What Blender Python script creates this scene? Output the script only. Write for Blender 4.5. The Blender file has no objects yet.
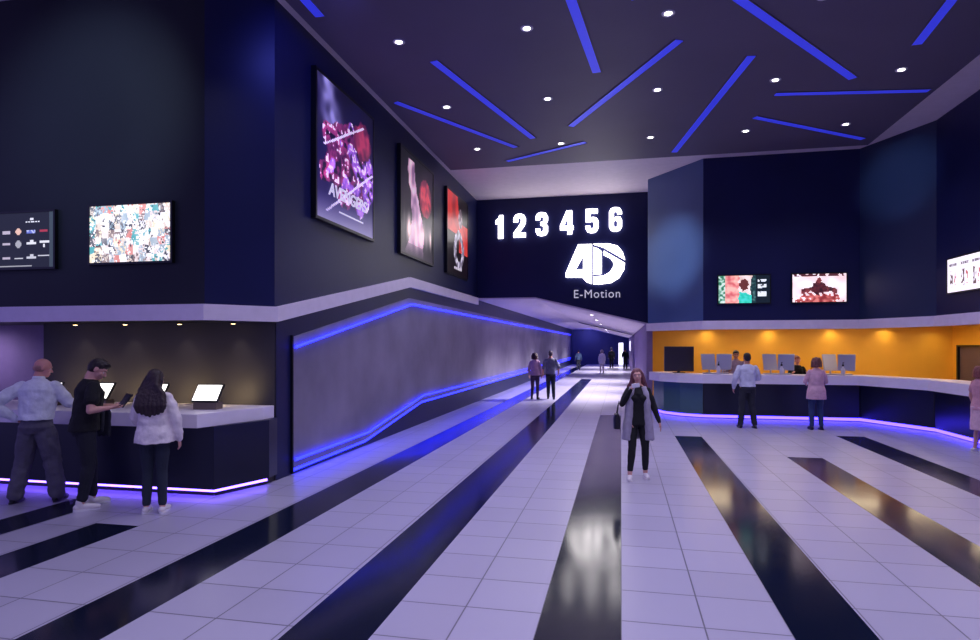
import bpy, bmesh, math, random
from mathutils import Vector, Matrix, noise
random.seed(7)
SC = bpy.context.scene
COL = SC.collection
PI = math.pi

# ------------------------------------------------------------------ camera, world, exposure
YAW = math.atan(131 / 620)
cam_data = bpy.data.cameras.new('camera')
cam_data.sensor_width = 36.0
cam_data.lens = 620 / 980 * 36.0
cam_data.shift_y = 25 / 980
cam_data.clip_end = 200
cam = bpy.data.objects.new('camera', cam_data)
COL.objects.link(cam)
cam.location = (0, 0, 2.0)
cam.rotation_euler = (PI / 2, 0, YAW)
SC.camera = cam

world = bpy.data.worlds.new('world')
SC.world = world
world.use_nodes = True
bg = world.node_tree.nodes['Background']
bg.inputs[0].default_value = (0.30, 0.26, 0.85, 1)
bg.inputs[1].default_value = 0.75

SC.view_settings.view_transform = 'Standard'
SC.view_settings.look = 'None'
SC.view_settings.exposure = 0.0
SC.view_settings.gamma = 1.0
SC.view_settings.use_curve_mapping = False
SC.cycles.use_denoising = True
SC.cycles.max_bounces = 6
SC.cycles.sample_clamp_indirect = 4.0

def sun_less_area(name, loc, rot, sx, sy, power, color):
    l = bpy.data.lights.new(name, 'AREA')
    l.shape = 'RECTANGLE'; l.size = sx; l.size_y = sy
    l.energy = power; l.color = color
    o = bpy.data.objects.new(name, l); COL.objects.link(o)
    o.location = loc; o.rotation_euler = rot
    return o

# ------------------------------------------------------------------ helpers
def srgb(r, g, b):
    f = lambda c: (c / 255 / 12.92) if c / 255 <= 0.04045 else ((c / 255 + 0.055) / 1.055) ** 2.4
    return (f(r), f(g), f(b))

MATS = {}
def mat(name, rgb, rough=0.5, metal=0.0, emit=0.0, emit_rgb=None, vary=0.0, vscale=6.0, bump=0.0, bscale=30.0, spec=0.5, stretch=None):
    if name in MATS: return MATS[name]
    m = bpy.data.materials.new(name); m.use_nodes = True
    n = m.node_tree.nodes; L = m.node_tree.links
    b = n['Principled BSDF']
    c = srgb(*rgb)
    b.inputs['Base Color'].default_value = (*c, 1)
    b.inputs['Roughness'].default_value = rough
    b.inputs['Metallic'].default_value = metal
    b.inputs['Specular IOR Level'].default_value = spec
    if emit:
        b.inputs['Emission Color'].default_value = (*(srgb(*(emit_rgb or rgb))), 1)
        b.inputs['Emission Strength'].default_value = emit
    tc = n.new('ShaderNodeTexCoord')
    src = tc.outputs['Object']
    if stretch:
        mp = n.new('ShaderNodeMapping'); mp.inputs['Scale'].default_value = stretch
        L.new(src, mp.inputs[0]); src = mp.outputs[0]
    if vary:
        t = n.new('ShaderNodeTexNoise'); t.inputs['Scale'].default_value = vscale; t.inputs['Detail'].default_value = 5
        L.new(src, t.inputs['Vector'])
        r = n.new('ShaderNodeValToRGB')
        r.color_ramp.elements[0].position = 0.3; r.color_ramp.elements[1].position = 0.72
        r.color_ramp.elements[0].color = (*[x * (1 - vary) for x in c], 1)
        r.color_ramp.elements[1].color = (*[min(1, x * (1 + vary)) for x in c], 1)
        L.new(t.outputs['Fac'], r.inputs[0]); L.new(r.outputs[0], b.inputs['Base Color'])
    if bump:
        t = n.new('ShaderNodeTexNoise'); t.inputs['Scale'].default_value = bscale; t.inputs['Detail'].default_value = 4
        L.new(src, t.inputs['Vector'])
        bp = n.new('ShaderNodeBump'); bp.inputs['Strength'].default_value = bump; bp.inputs['Distance'].default_value = 0.02
        L.new(t.outputs['Fac'], bp.inputs['Height']); L.new(bp.outputs[0], b.inputs['Normal'])
    MATS[name] = m
    return m

class MB:
    """collects shapes, builds one mesh object"""
    def __init__(s): s.v = []; s.f = []; s.mi = []; s.cur = 0
    def add(s, vs, fs):
        k = len(s.v); s.v += [tuple(v) for v in vs]
        for f in fs: s.f.append([i + k for i in f]); s.mi.append(s.cur)
        return s
    def box(s, x0, x1, y0, y1, z0, z1):
        v = [(x, y, z) for z in (z0, z1) for y in (y0, y1) for x in (x0, x1)]
        return s.add(v, [(0, 2, 3, 1), (4, 5, 7, 6), (0, 1, 5, 4), (2, 6, 7, 3), (0, 4, 6, 2), (1, 3, 7, 5)])
    def obox(s, c, sx, sy, sz, rot):
        R = rot if isinstance(rot, Matrix) else Matrix.Rotation(rot, 3, 'Z')
        v = [Vector(c) + R @ Vector((x, y, z)) for z in (-sz / 2, sz / 2) for y in (-sy / 2, sy / 2) for x in (-sx / 2, sx / 2)]
        return s.add(v, [(0, 2, 3, 1), (4, 5, 7, 6), (0, 1, 5, 4), (2, 6, 7, 3), (0, 4, 6, 2), (1, 3, 7, 5)])
    def prism(s, pts, a, b, axis='z'):
        def P(p, q):
            if axis == 'z': return (p[0], p[1], q)
            if axis == 'y': return (p[0], q, p[1])
            return (q, p[0], p[1])
        n = len(pts)
        v = [P(p, a) for p in pts] + [P(p, b) for p in pts]
        f = [list(range(n))[::-1], list(range(n, 2 * n))] + [(i, (i + 1) % n, n + (i + 1) % n, n + i) for i in range(n)]
        return s.add(v, f)
    def ribbon(s, pts, width, z0, z1, side=1):
        """wall-like band along a plan polyline, thickened to one side; pts may carry own z0,z1"""
        n = len(pts); inn = []; out = []
        for i, p in enumerate(pts):
            P = Vector(p[:2]); ns = []
            if i > 0: d = (P - Vector(pts[i - 1][:2])).normalized(); ns.append(Vector((d.y, -d.x)))
            if i < n - 1: d = (Vector(pts[i + 1][:2]) - P).normalized(); ns.append(Vector((d.y, -d.x)))
            nn = (ns[0] + ns[-1]).normalized(); k = width / max(0.3, nn.dot(ns[0])) * side
            out.append(P + nn * k); inn.append(P)
        v = []
        for i in range(n):
            a, b = (pts[i][2], pts[i][3]) if len(pts[i]) > 2 else (z0, z1)
            v += [(*inn[i], a), (*out[i], a), (*out[i], b), (*inn[i], b)]
        f = []
        for i in range(n - 1):
            for j in range(4):
                f.append((i * 4 + j, i * 4 + (j + 1) % 4, (i + 1) * 4 + (j + 1) % 4, (i + 1) * 4 + j))
        f += [(0, 3, 2, 1), tuple((n - 1) * 4 + j for j in range(4))]
        return s.add(v, f)
    def ell(s, c, r, R=None, nu=14, nv=9, fn=None):
        vs = []; fs = []; c = Vector(c); r = (r, r, r) if isinstance(r, (int, float)) else r
        for j in range(nv + 1):
            t = PI * j / nv
            for i in range(nu):
                p = 2 * PI * i / nu
                q = Vector((r[0] * math.sin(t) * math.cos(p), r[1] * math.sin(t) * math.sin(p), r[2] * math.cos(t)))
                if R is not None: q = R @ q
                vs.append(c + q)
        for j in range(nv):
            for i in range(nu):
                fs.append((j * nu + i, (j + 1) * nu + i, (j + 1) * nu + (i + 1) % nu, j * nu + (i + 1) % nu))
        if fn: vs = [fn(v) for v in vs]
        return s.add(vs, fs)
    def tube(s, pts, rad, n=12, cap=True, fn=None, flat=1.0, up=None):
        """round-ended tapered tube through pts, rad: number or list"""
        pts = [Vector(p) for p in pts]
        rad = [rad] * len(pts) if isinstance(rad, (int, float)) else list(rad)
        P = []; Rr = []
        if cap:
            d = (pts[0] - pts[1]).normalized()
            for a in (80, 50, 25): P.append(pts[0] + d * rad[0] * math.sin(math.radians(a))); Rr.append(rad[0] * math.cos(math.radians(a)))
        P += pts; Rr += rad
        if cap:
            d = (pts[-1] - pts[-2]).normalized()
            for a in (25, 50, 80): P.append(pts[-1] + d * rad[-1] * math.sin(math.radians(a))); Rr.append(rad[-1] * math.cos(math.radians(a)))
        vs = []; prev = None
        for i, p in enumerate(P):
            a = P[max(0, i - 1)]; b = P[min(len(P) - 1, i + 1)]
            t = (b - a).normalized()
            if prev is None:
                u = Vector(up) if up else (Vector((1, 0, 0)) if abs(t.x) < 0.8 else Vector((0, 1, 0)))
            else: u = prev
            u = (u - t * u.dot(t)).normalized(); prev = u; w = t.cross(u)
            for k in range(n):
                ang = 2 * PI * k / n
                vs.append(p + u * Rr[i] * math.cos(ang) + w * Rr[i] * flat * math.sin(ang))
        fs = [tuple(range(n))[::-1], tuple(range((len(P) - 1) * n, len(P) * n))]
        for i in range(len(P) - 1):
            for k in range(n):
                fs.append((i * n + k, i * n + (k + 1) % n, (i + 1) * n + (k + 1) % n, (i + 1) * n + k))
        if fn: vs = [fn(v) for v in vs]
        return s.add(vs, fs)
    def loft(s, rings, n=28, fn=None, pw=2.0):
        """rings: (cx, cy, z, rx, ry) horizontal rings, bottom to top"""
        vs = []
        for (cx, cy, z, rx, ry) in rings:
            for k in range(n):
                a = 2 * PI * k / n; ca, sa = math.cos(a), math.sin(a)
                e = 2.0 / pw
                vs.append(Vector((cx + rx * math.copysign(abs(ca) ** e, ca), cy + ry * math.copysign(abs(sa) ** e, sa), z)))
        fs = [tuple(range(n))[::-1], tuple(range((len(rings) - 1) * n, len(rings) * n))]
        for i in range(len(rings) - 1):
            for k in range(n):
                fs.append((i * n + k, i * n + (k + 1) % n, (i + 1) * n + (k + 1) % n, (i + 1) * n + k))
        if fn: vs = [fn(v) for v in vs]
        return s.add(vs, fs)
    def build(s, name, m, parent=None, smooth=False, bevel=0.0, loc=None, rot=None):
        me = bpy.data.meshes.new(name)
        me.from_pydata(s.v, [], s.f)
        bm = bmesh.new(); bm.from_mesh(me); bmesh.ops.recalc_face_normals(bm, faces=bm.faces); bm.to_mesh(me); bm.free()
        for mm in (m if isinstance(m, (list, tuple)) else [m]): me.materials.append(mm)
        if any(s.mi):
            for p, k in zip(me.polygons, s.mi): p.material_index = k
        if smooth:
            for p in me.polygons: p.use_smooth = True
        o = bpy.data.objects.new(name, me); COL.objects.link(o)
        if parent is not None: o.parent = parent
        if loc is not None: o.location = loc
        if rot is not None: o.rotation_euler = rot
        if bevel:
            md = o.modifiers.new('bevel', 'BEVEL'); md.width = bevel; md.segments = 2; md.limit_method = 'ANGLE'
        return o

def tag(o, label=None, cat=None, group=None, kind=None):
    if label: o['label'] = label
    if cat: o['category'] = cat
    if group: o['group'] = group
    if kind: o['kind'] = kind
    return o
def struct(name, mb, m, **k):
    o = mb.build(name, m, **k); o['kind'] = 'structure'; return o
def empty(name, loc=(0, 0, 0), rz=0.0):
    o = bpy.data.objects.new(name, None); COL.objects.link(o); o.empty_display_size = 0.2
    o.location = loc; o.rotation_euler = (0, 0, rz); return o
def copy_tree(o, parent=None):
    c = o.copy(); COL.objects.link(c)
    if parent is not None: c.parent = parent
    for ch in list(o.children): copy_tree(ch, c)
    return c
def spot(name, parent, loc, power, color, angle, blend=0.6, size=0.05, rot=(0, 0, 0)):
    l = bpy.data.lights.new(name, 'SPOT'); l.energy = power; l.color = color
    l.spot_size = math.radians(angle); l.spot_blend = blend; l.shadow_soft_size = size
    o = bpy.data.objects.new(name, l); COL.objects.link(o); o.location = loc; o.rotation_euler = rot
    if parent is not None: o.parent = parent
    return o
def text_mesh(s, size, extrude, name, m, parent=None, offset=0.0, sx=1.0, shear=0.0, spacing=1.0, align='CENTER'):
    c = bpy.data.curves.new(name, 'FONT'); c.body = s; c.size = size; c.extrude = extrude; c.offset = offset
    c.align_x = align; c.align_y = 'CENTER'; c.shear = shear; c.space_character = spacing; c.resolution_u = 6
    t = bpy.data.objects.new(name, c); COL.objects.link(t)
    dg = bpy.context.evaluated_depsgraph_get(); dg.update()
    me = bpy.data.meshes.new_from_object(t.evaluated_get(dg))
    bpy.data.objects.remove(t); bpy.data.curves.remove(c)
    me.transform(Matrix.Diagonal((sx, 1, 1, 1)))
    me.materials.clear(); me.materials.append(m)
    o = bpy.data.objects.new(name, me); COL.objects.link(o)
    if parent is not None: o.parent = parent
    return o

# ------------------------------------------------------------------ materials
M_navy = mat('navy_wall_paint', (26, 31, 76), 0.42, vary=0.12, vscale=0.7, bump=0.05, bscale=8, spec=0.3)
M_navyL = mat('charcoal_wall_paint', (33, 36, 46), 0.45, vary=0.15, vscale=0.6, bump=0.05, bscale=8, spec=0.25)
M_alcove = mat('brown_grey_alcove_panel', (44, 43, 53), 0.6, vary=0.15, vscale=1.2)
M_fascia = mat('pale_lilac_fascia', (240, 228, 240), 0.45, vary=0.04)
M_lilac = mat('lilac_paint_and_violet_light', (128, 108, 150), 0.7, vary=0.06)
M_conc = mat('grey_concrete_panel', (134, 126, 148), 0.5, vary=0.22, vscale=0.9, bump=0.08, bscale=5)
M_ceil = mat('dark_ceiling_panel', (92, 84, 108), 0.6, vary=0.08, vscale=0.5)
M_border = mat('pale_ceiling_border', (224, 210, 222), 0.6, vary=0.04)
M_black = mat('black_plastic', (14, 14, 18), 0.35)
M_white = mat('white_plastic', (225, 222, 228), 0.35)
M_silver = mat('silver_shell', (176, 178, 196), 0.3, metal=0.35)
M_yellow = mat('yellow_wall_panel', (238, 172, 48), 0.5, vary=0.05, vscale=1.5)
M_base = mat('dark_counter_base', (20, 24, 44), 0.28, vary=0.1, vscale=1.0)
M_glass = mat('dark_teal_glass', (74, 104, 108), 0.18)
M_top = mat('pale_counter_top', (240, 232, 242), 0.35, vary=0.03)
M_led_violet = mat('violet_led', (120, 90, 255), 0.5, emit=10.0, emit_rgb=(116, 84, 255))
M_led_right = mat('violet_led_deep', (120, 90, 255), 0.5, emit=13.0, emit_rgb=(60, 44, 255))
M_led_blue = mat('blue_led', (60, 70, 255), 0.5, emit=6.5, emit_rgb=(28, 34, 255))
M_led_ceiling = mat('blue_ceiling_led', (50, 60, 230), 0.5, emit=0.5, emit_rgb=(56, 64, 232))
M_lamp = mat('lamp_lens', (255, 250, 245), 0.5, emit=14.0, emit_rgb=(255, 246, 240))
M_sign = mat('white_lit_acrylic', (255, 255, 255), 0.5, emit=5.5, emit_rgb=(255, 248, 246))
M_door_light = mat('daylit_glass', (240, 235, 255), 0.5, emit=2.0)

def floor_material(name, rgb, rough, groove=True, var=0.05, spec=0.5):
    m = bpy.data.materials.new(name); m.use_nodes = True
    n = m.node_tree.nodes; L = m.node_tree.links; b = n['Principled BSDF']
    tc = n.new('ShaderNodeTexCoord'); sp = n.new('ShaderNodeSeparateXYZ'); L.new(tc.outputs['Object'], sp.inputs[0])
    def mth(op, a, v=None):
        k = n.new('ShaderNodeMath'); k.operation = op
        for i, q in enumerate((a, v)):
            if q is None: continue
            if isinstance(q, (int, float)): k.inputs[i].default_value = q
            else: L.new(q, k.inputs[i])
        return k.outputs[0]
    def line(o, w, half):
        u = mth('DIVIDE', o, w); d = mth('ABSOLUTE', mth('SUBTRACT', u, mth('ROUND', u)))
        return mth('LESS_THAN', d, half / w)
    lx = line(sp.outputs[0], 0.58, 0.006); ly = line(sp.outputs[1], 0.575, 0.007)
    g = mth('MAXIMUM', lx, ly)
    cx = mth('FLOOR', mth('DIVIDE', sp.outputs[0], 0.58)); cy = mth('FLOOR', mth('DIVIDE', sp.outputs[1], 0.575))
    cb = n.new('ShaderNodeCombineXYZ'); L.new(cx, cb.inputs[0]); L.new(cy, cb.inputs[1])
    wn = n.new('ShaderNodeTexWhiteNoise'); wn.noise_dimensions = '2D'; L.new(cb.outputs[0], wn.inputs['Vector'])
    c = srgb(*rgb)
    mx = n.new('ShaderNodeMix'); mx.data_type = 'RGBA'
    mx.inputs[6].default_value = (*[q * (1 - var) for q in c], 1); mx.inputs[7].default_value = (*[min(1, q * (1 + var)) for q in c], 1)
    L.new(wn.outputs['Value'], mx.inputs[0])
    m2 = n.new('ShaderNodeMix'); m2.data_type = 'RGBA'
    L.new(g if groove else mth('MULTIPLY', g, 0.0), m2.inputs[0]); L.new(mx.outputs[2], m2.inputs[6])
    m2.inputs[7].default_value = (*[q * 0.35 for q in c], 1)
    L.new(m2.outputs[2], b.inputs['Base Color'])
    t = n.new('ShaderNodeTexNoise'); t.inputs['Scale'].default_value = 1.3; L.new(tc.outputs['Object'], t.inputs['Vector'])
    rr = mth('ADD', mth('MULTIPLY', t.outputs['Fac'], 0.08), rough - 0.04); L.new(rr, b.inputs['Roughness'])
    b.inputs['Specular IOR Level'].default_value = spec
    return m
M_tile = floor_material('pale_floor_tile', (169, 163, 184), 0.30)
M_stripe = floor_material('black_polished_tile', (15, 21, 40), 0.13, groove=False, spec=0.28)

# ------------------------------------------------------------------ floor with its inlaid dark stripes
fl = MB()
stripes = [(-6.95, -6.40, -8, 6.76), (-5.77, -5.21, -8, 5.9), (-4.03, -3.46, -8, 64.8), (-2.28, -1.68, -8, 36.8),
           (-0.58, 0.0, -8, 18.0), (1.16, 1.72, -8, 14.2), (2.9, 3.48, -8, 11.94), (4.62, 5.19, -8, 14.92)]
xs = [-15.0]
for a, b_, y0, y1 in stripes:
    fl.cur = 0; fl.box(xs[-1], a, -8, 66, -0.2, 0)
    fl.cur = 1; fl.box(a, b_, y0, y1, -0.2, 0)
    fl.cur = 0; fl.box(a, b_, y1, 66, -0.2, 0)
    xs.append(b_)
fl.cur = 0; fl.box(xs[-1], 13, -8, 66, -0.2, 0)
struct('floor', fl, [M_tile, M_stripe])

# ------------------------------------------------------------------ ceiling: pale border slab and the dropped dark field
c = MB(); c.box(-15, 13, -8, 22, 7.1, 7.3)
struct('ceiling', c, M_border)
c = MB(); c.box(-4.72, 5.98, -8, 16.95, 6.95, 7.1)
struct('ceiling', c, M_ceil)
# corridor ceiling, folded
c = MB(); c.prism([(-5.1, 3.6), (-2.9, 3.6), (0.9, 2.67), (0.9, 2.72), (-2.9, 3.65), (-5.1, 3.65)], 21.28, 66, 'y')
struct('ceiling', c, M_border)
c = MB(); c.prism([(-2.85, 3.575), (0.78, 2.687), (0.78, 2.66), (-2.85, 3.545)], 43.0, 43.9, 'y')
struct('trim_1', c, M_navy)

# ------------------------------------------------------------------ left walls
w = MB(); w.prism([(-15, 7.5), (-5.58, 7.5), (-5.58, 9.3), (-15, 9.3)], 2.34, 7.1)
struct('wall_front', w, M_navyL)
w = MB(); w.prism([(-5.58, 7.5), (-4.98, 8.26), (-4.98, 21.5), (-5.4, 21.5), (-5.4, 9.3), (-5.58, 9.3)], 2.34, 7.1)
struct('wall_left', w, M_navy)
w = MB(); w.prism([(-4.98, 8.3), (-4.98, 21.5), (-5.3, 21.5), (-5.3, 8.62)], 0, 2.34); w.box(-5.3, -4.98, 21.5, 65, 0, 3.6)
struct('wall_left', w, M_navy)
w = MB(); w.box(-9.1, -4.99, 8.285, 8.6, 0, 2.34)
struct('wall_left', w, M_alcove)
w = MB(); w.box(-15, -9.1, 8.75, 9.0, 0, 2.34)
struct('wall_left', w, M_lilac)  # violet light on this back wall is mixed into its lilac colour
# pale fascia band that bends up and along the side wall
w = MB(); w.ribbon([(-15, 7.5, 2.34, 2.56), (-5.58, 7.5, 2.34, 2.56), (-4.98, 8.26, 2.34, 2.56), (-4.98, 14.1, 3.38, 3.62), (-4.98, 21.3, 3.42, 3.66)], 0.07, 0, 0)
struct('trim_2', w, M_fascia)

# ------------------------------------------------------------------ sign wall, corridor sides, end wall
w = MB(); w.prism([(-4.98, 3.65), (-2.9, 3.65), (0.9, 2.72), (0.9, 7.1), (-4.98, 7.1)], 21.3, 21.6, 'y')
struct('wall_back', w, M_navy)
w = MB(); w.box(0.78, 0.95, 19.7, 65, 0, 2.67)
struct('wall_right', w, M_lilac)
w = MB(); w.box(-5.3, -0.3, 65, 65.3, 0, 3.8); w.box(0.28, 1.0, 65, 65.3, 0, 3.8); w.box(-0.3, 0.28, 65, 65.3, 2.3, 3.8)
struct('wall_end', w, M_navy)
w = MB(); w.box(-0.3, 0.28, 65.08, 65.12, 0, 2.3)
dg_ = struct('door_1', w, M_door_light)
w = MB(); w.box(-0.3, -0.24, 65.0, 65.15, 0, 2.3); w.box(0.22, 0.28, 65.0, 65.15, 0, 2.3); w.box(-0.24, 0.22, 65.0, 65.15, 2.22, 2.3)
w.build('door_frame', M_black, dg_)
w = MB(); w.box(0.765, 0.785, 53.5, 57.5, 1.5, 2.35)
struct('window_1', w, M_door_light)

# ------------------------------------------------------------------ right block: upper walls, fascia, kiosk hall behind
plan = [(0.81, 19.7), (2.2, 17.8), (6.07, 17.75), (7.0, 15.85), (7.05, -8)]
for seg, mm in ((plan[:2], mat('steel_blue_wall_sheen', (74, 98, 142), 0.4, vary=0.08, vscale=0.8)), (plan[1:3], M_navy),
                (plan[2:4], mat('slate_blue_wall_sheen', (36, 50, 82), 0.4, vary=0.08, vscale=0.8)), (plan[3:], M_navy)):  # reflected sheen on the two angled walls is put into their lighter blues
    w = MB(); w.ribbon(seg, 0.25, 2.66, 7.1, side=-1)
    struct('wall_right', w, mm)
w = MB(); w.ribbon([(x, y) for x, y in plan], 0.06, 2.43, 2.66); w.ribbon([(x, y) for x, y in plan], 0.25, 2.43, 2.66, side=-1)
struct('trim_3', w, M_fascia)
w = MB(); w.prism([(0.95, 19.9), (2.3, 18.05), (6.2, 18.0), (7.25, 15.95), (7.3, 6), (10.2, 6), (10.2, 21.3), (0.95, 21.3)], 2.60, 2.68)
struct('ceiling', w, M_border)
w = MB(); w.box(0.95, 9.9, 21.0, 21.25, 0, 2.6)
struct('wall_booth', w, M_yellow)
w = MB(); w.box(9.7, 9.9, 20.75, 21.0, 0, 2.6); w.box(9.7, 9.9, 6, 20.75, 2.0, 2.6); w.box(9.7, 9.9, 6, 17.6, 0, 2.0)
struct('wall_booth', w, M_yellow)
w = MB(); w.box(9.74, 9.86, 17.6, 20.75, 0, 2.0)
dr = struct('door_2', w, mat('brown_grey_door', (92, 76, 82), 0.5))
w = MB(); w.box(9.68, 9.74, 20.67, 20.75, 0, 2.0); w.box(9.68, 9.74, 17.6, 20.67, 1.95, 2.0)
w.build('door_frame', M_black, dr)
# ------------------------------------------------------------------ side-wall feature panel with its light lines
fp = empty('wall_panel', (-4.98, 8.7, 0))
tag(fp, 'long grey concrete-look wall panel edged with blue light lines beside the corridor', 'wall panel')
def yz(pts, x0, x1, name, m, **k):
    b = MB(); b.prism([(y - 8.7, z) for y, z in pts], x0, x1, 'x'); return b.build(name, m, fp, **k)
low = [(8.72, 0.10), (11.5, 0.13), (15.0, 0.58), (62, 0.58)]
top = [(8.72, 2.12), (14.1, 3.12), (62, 3.16)]
yz(low + top[::-1], 0.0, 0.04, 'panel', M_conc)
def line_strip(pts, dz, h, x0, x1, m, name):
    p = [(y, z + dz) for y, z in pts]
    q = [(y, z + dz + h) for y, z in pts]
    return yz(p + q[::-1], x0, x1, name, m)
line_strip(top, -0.17, 0.04, 0.07, 0.095, M_led_blue, 'light_strip')
line_strip(low, 0.12, 0.04, 0.07, 0.095, M_led_blue, 'light_strip')
line_strip(low, -0.05, 0.04, 0.0, 0.035, M_led_blue, 'light_strip')
b = MB(); b.box(0, 0.042, 0.0, 0.03, 0.02, 2.15); b.build('end_trim', M_black, fp)

# ------------------------------------------------------------------ ceiling downlights
proto = empty('ceiling_downlight', (-3.55, 9.6, 6.95))
b = MB()
n = 20
rings = [(0.055, -0.004), (0.075, -0.012), (0.095, -0.01), (0.10, 0.0)]
vs = [(r * math.cos(2 * PI * k / n), r * math.sin(2 * PI * k / n), z) for r, z in rings for k in range(n)]
b.add(vs, [(i * n + k, i * n + (k + 1) % n, (i + 1) * n + (k + 1) % n, (i + 1) * n + k) for i in range(len(rings) - 1) for k in range(n)])
b.build('trim_ring', M_white, proto, smooth=True)
b = MB(); b.ell((0, 0, -0.004), (0.056, 0.056, 0.012)); b.build('lens', M_lamp, proto, smooth=True)
spot('downlight_beam', proto, (0, 0, -0.03), 180, (0.72, 0.69, 1.0), 125, 0.9, 0.05)
dcols = [-3.55, -1.44, 0.69, 2.82, 4.93]
names = {0: 'left', 1: 'second-from-left', 2: 'middle', 3: 'second-from-right', 4: 'right'}
first = True
for r, Y in enumerate([15.25, 12.43, 9.6, 6.75, 3.9, 1.05, -1.8]):
    for k, X in enumerate(dcols):
        if X > 4 and Y < 9: pass
        o = proto if first else copy_tree(proto)
        o.location = (X, Y, 6.95)
        if r == 0: lb = 'small round white ceiling spotlight in the %s column, row nearest the numbered wall' % names[k]
        elif r == 1: lb = 'small round white ceiling spotlight in the %s column, middle visible row' % names[k]
        elif r == 2: lb = 'small round white ceiling spotlight in the %s column, row nearest the viewer' % names[k]
        else: lb = 'small round white ceiling spotlight further out over the hall, above the viewer'
        tag(o, lb, 'ceiling light', 'round spotlights in the dark ceiling')
        first = False

# ------------------------------------------------------------------ blue light bars in the ceiling
bars = [((-3.19, 10.37), (-2.06, 14.72), 'blue ceiling light bar, left one of the long pair slanting to the numbers wall'),
        ((-4.48, 11.96), (-2.57, 15.3), 'blue ceiling light bar closest to the poster wall'),
        ((-1.11, 14.09), (0.92, 10.48), 'blue ceiling light bar rising right across the middle of the ceiling'),
        ((-0.78, 8.2), (-0.43, 11.4), 'blue ceiling light bar nearly vertical at the top middle edge of the photo'),
        ((1.33, 16.53), (2.18, 11.31), 'steep blue ceiling light bar reaching the pale border above the teal wall'),
        ((1.45, 9.15), (4.21, 12.64), 'widest blue ceiling light bar, running down right from the top edge'),
        ((2.98, 13.12), (5.85, 13.55), 'level blue ceiling light bar on the right side'),
        ((2.85, 14.36), (5.69, 16.4), 'blue ceiling light bar below the level one at the right corner'),
        ((4.76, 11.43), (4.56, 9.2), 'short blue ceiling light bar at the upper right edge'),
        ((-3.0, 16.41), (-0.86, 15.27), 'faint blue ceiling light bar just before the pale border over the corridor'),
        ((-4.42, 7.3), (-4.43, 8.6), 'blue ceiling light bar peeking in at the top left above the first poster'),
        ((0.0, 8.4), (0.22, 9.1), 'blue ceiling light bar tip at the top edge right of centre')]
for (p, q, lb) in bars:
    P = Vector((*p, 6.945)); Q = Vector((*q, 6.945)); d = Q - P
    root = empty('ceiling_light_bar', (P + Q) / 2, math.atan2(d.y, d.x)); tag(root, lb, 'ceiling light', 'blue light bars in the dark ceiling')
    b = MB(); b.box(-d.length / 2, d.length / 2, -0.075, 0.075, -0.006, 0.006); b.build('diffuser', M_led_ceiling, root)
    b = MB()
    b.box(-d.length / 2 - .015, d.length / 2 + .015, -0.09, -0.075, -0.01, 0.006); b.box(-d.length / 2 - .015, d.length / 2 + .015, 0.075, 0.09, -0.01, 0.006)
    b.build('channel', M_ceil, root)

# ------------------------------------------------------------------ sign: numbers, 4D logo, small lettering
SY = 21.3
numx = [(-4.11, '1'), (-3.44, '2'), (-2.67, '3'), (-1.81, '4'), (-0.964, '5'), (-0.18, '6')]
nm = ['one', 'two', 'three', 'four', 'five', 'six']
DG = {
 'one': [[(3, 0), (7, 0), (7, 16), (4, 16), (3.4, 14), (1, 12.6), (1, 9.8), (3, 10.4)]],
 'two': [[(0, 0), (10, 0), (10, 3), (4.6, 3), (9, 8), (10, 10.5), (10, 13), (8.5, 15.3), (6, 16), (4, 16), (1.5, 15.3), (0, 13), (0, 10.5), (3.6, 10.5), (3.6, 12.5), (5, 13.4), (6.3, 12.5), (6.3, 10.5), (5.5, 9), (0, 3)]],
 'three': [[(0, 5), (3.6, 5), (3.6, 3.5), (5, 2.6), (6.4, 3.5), (6.4, 6), (5.5, 7), (4, 7), (4, 9.4), (5.5, 9.4), (6.4, 10.2), (6.4, 12.5), (5, 13.4), (3.6, 12.5), (3.6, 11), (0, 11), (0, 13), (1.5, 15.3), (4, 16), (6, 16), (8.5, 15.3), (10, 13), (10, 10.2), (8.6, 8.3), (10, 6.6), (10, 3), (8.5, .7), (6, 0), (4, 0), (1.5, .7), (0, 3)]],
 'four': [[(5.6, 0), (9.2, 0), (9.2, 3), (10.4, 3), (10.4, 5.8), (9.2, 5.8), (9.2, 16), (4.8, 16), (-.4, 6), (-.4, 3), (5.6, 3)], [(5.6, 5.8), (5.6, 11.5), (2.6, 5.8)]],
 'five': [[(0, 4.8), (3.6, 4.8), (3.6, 3.5), (5, 2.6), (6.4, 3.5), (6.4, 7), (5, 8), (3.8, 7.2), (.2, 7.2), (.2, 16), (9.6, 16), (9.6, 13), (3.6, 13), (3.6, 9.8), (5.8, 10.6), (8.6, 10), (10, 8), (10, 3), (8.5, .7), (6, 0), (4, 0), (1.5, .7), (0, 3)]],
 'six': [[(0, 3), (1.5, .7), (4, 0), (6, 0), (8.5, .7), (10, 3), (10, 7.6), (8.6, 9.6), (6.2, 10), (3.6, 9), (3.6, 12.5), (5, 13.4), (6.4, 12.5), (6.4, 11.4), (10, 11.4), (10, 13), (8.5, 15.3), (6, 16), (4, 16), (1.5, 15.3), (0, 13)], [(3.6, 3.5), (3.6, 6.6), (5, 7.5), (6.4, 6.6), (6.4, 3.5), (5, 2.6)]]}
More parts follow.
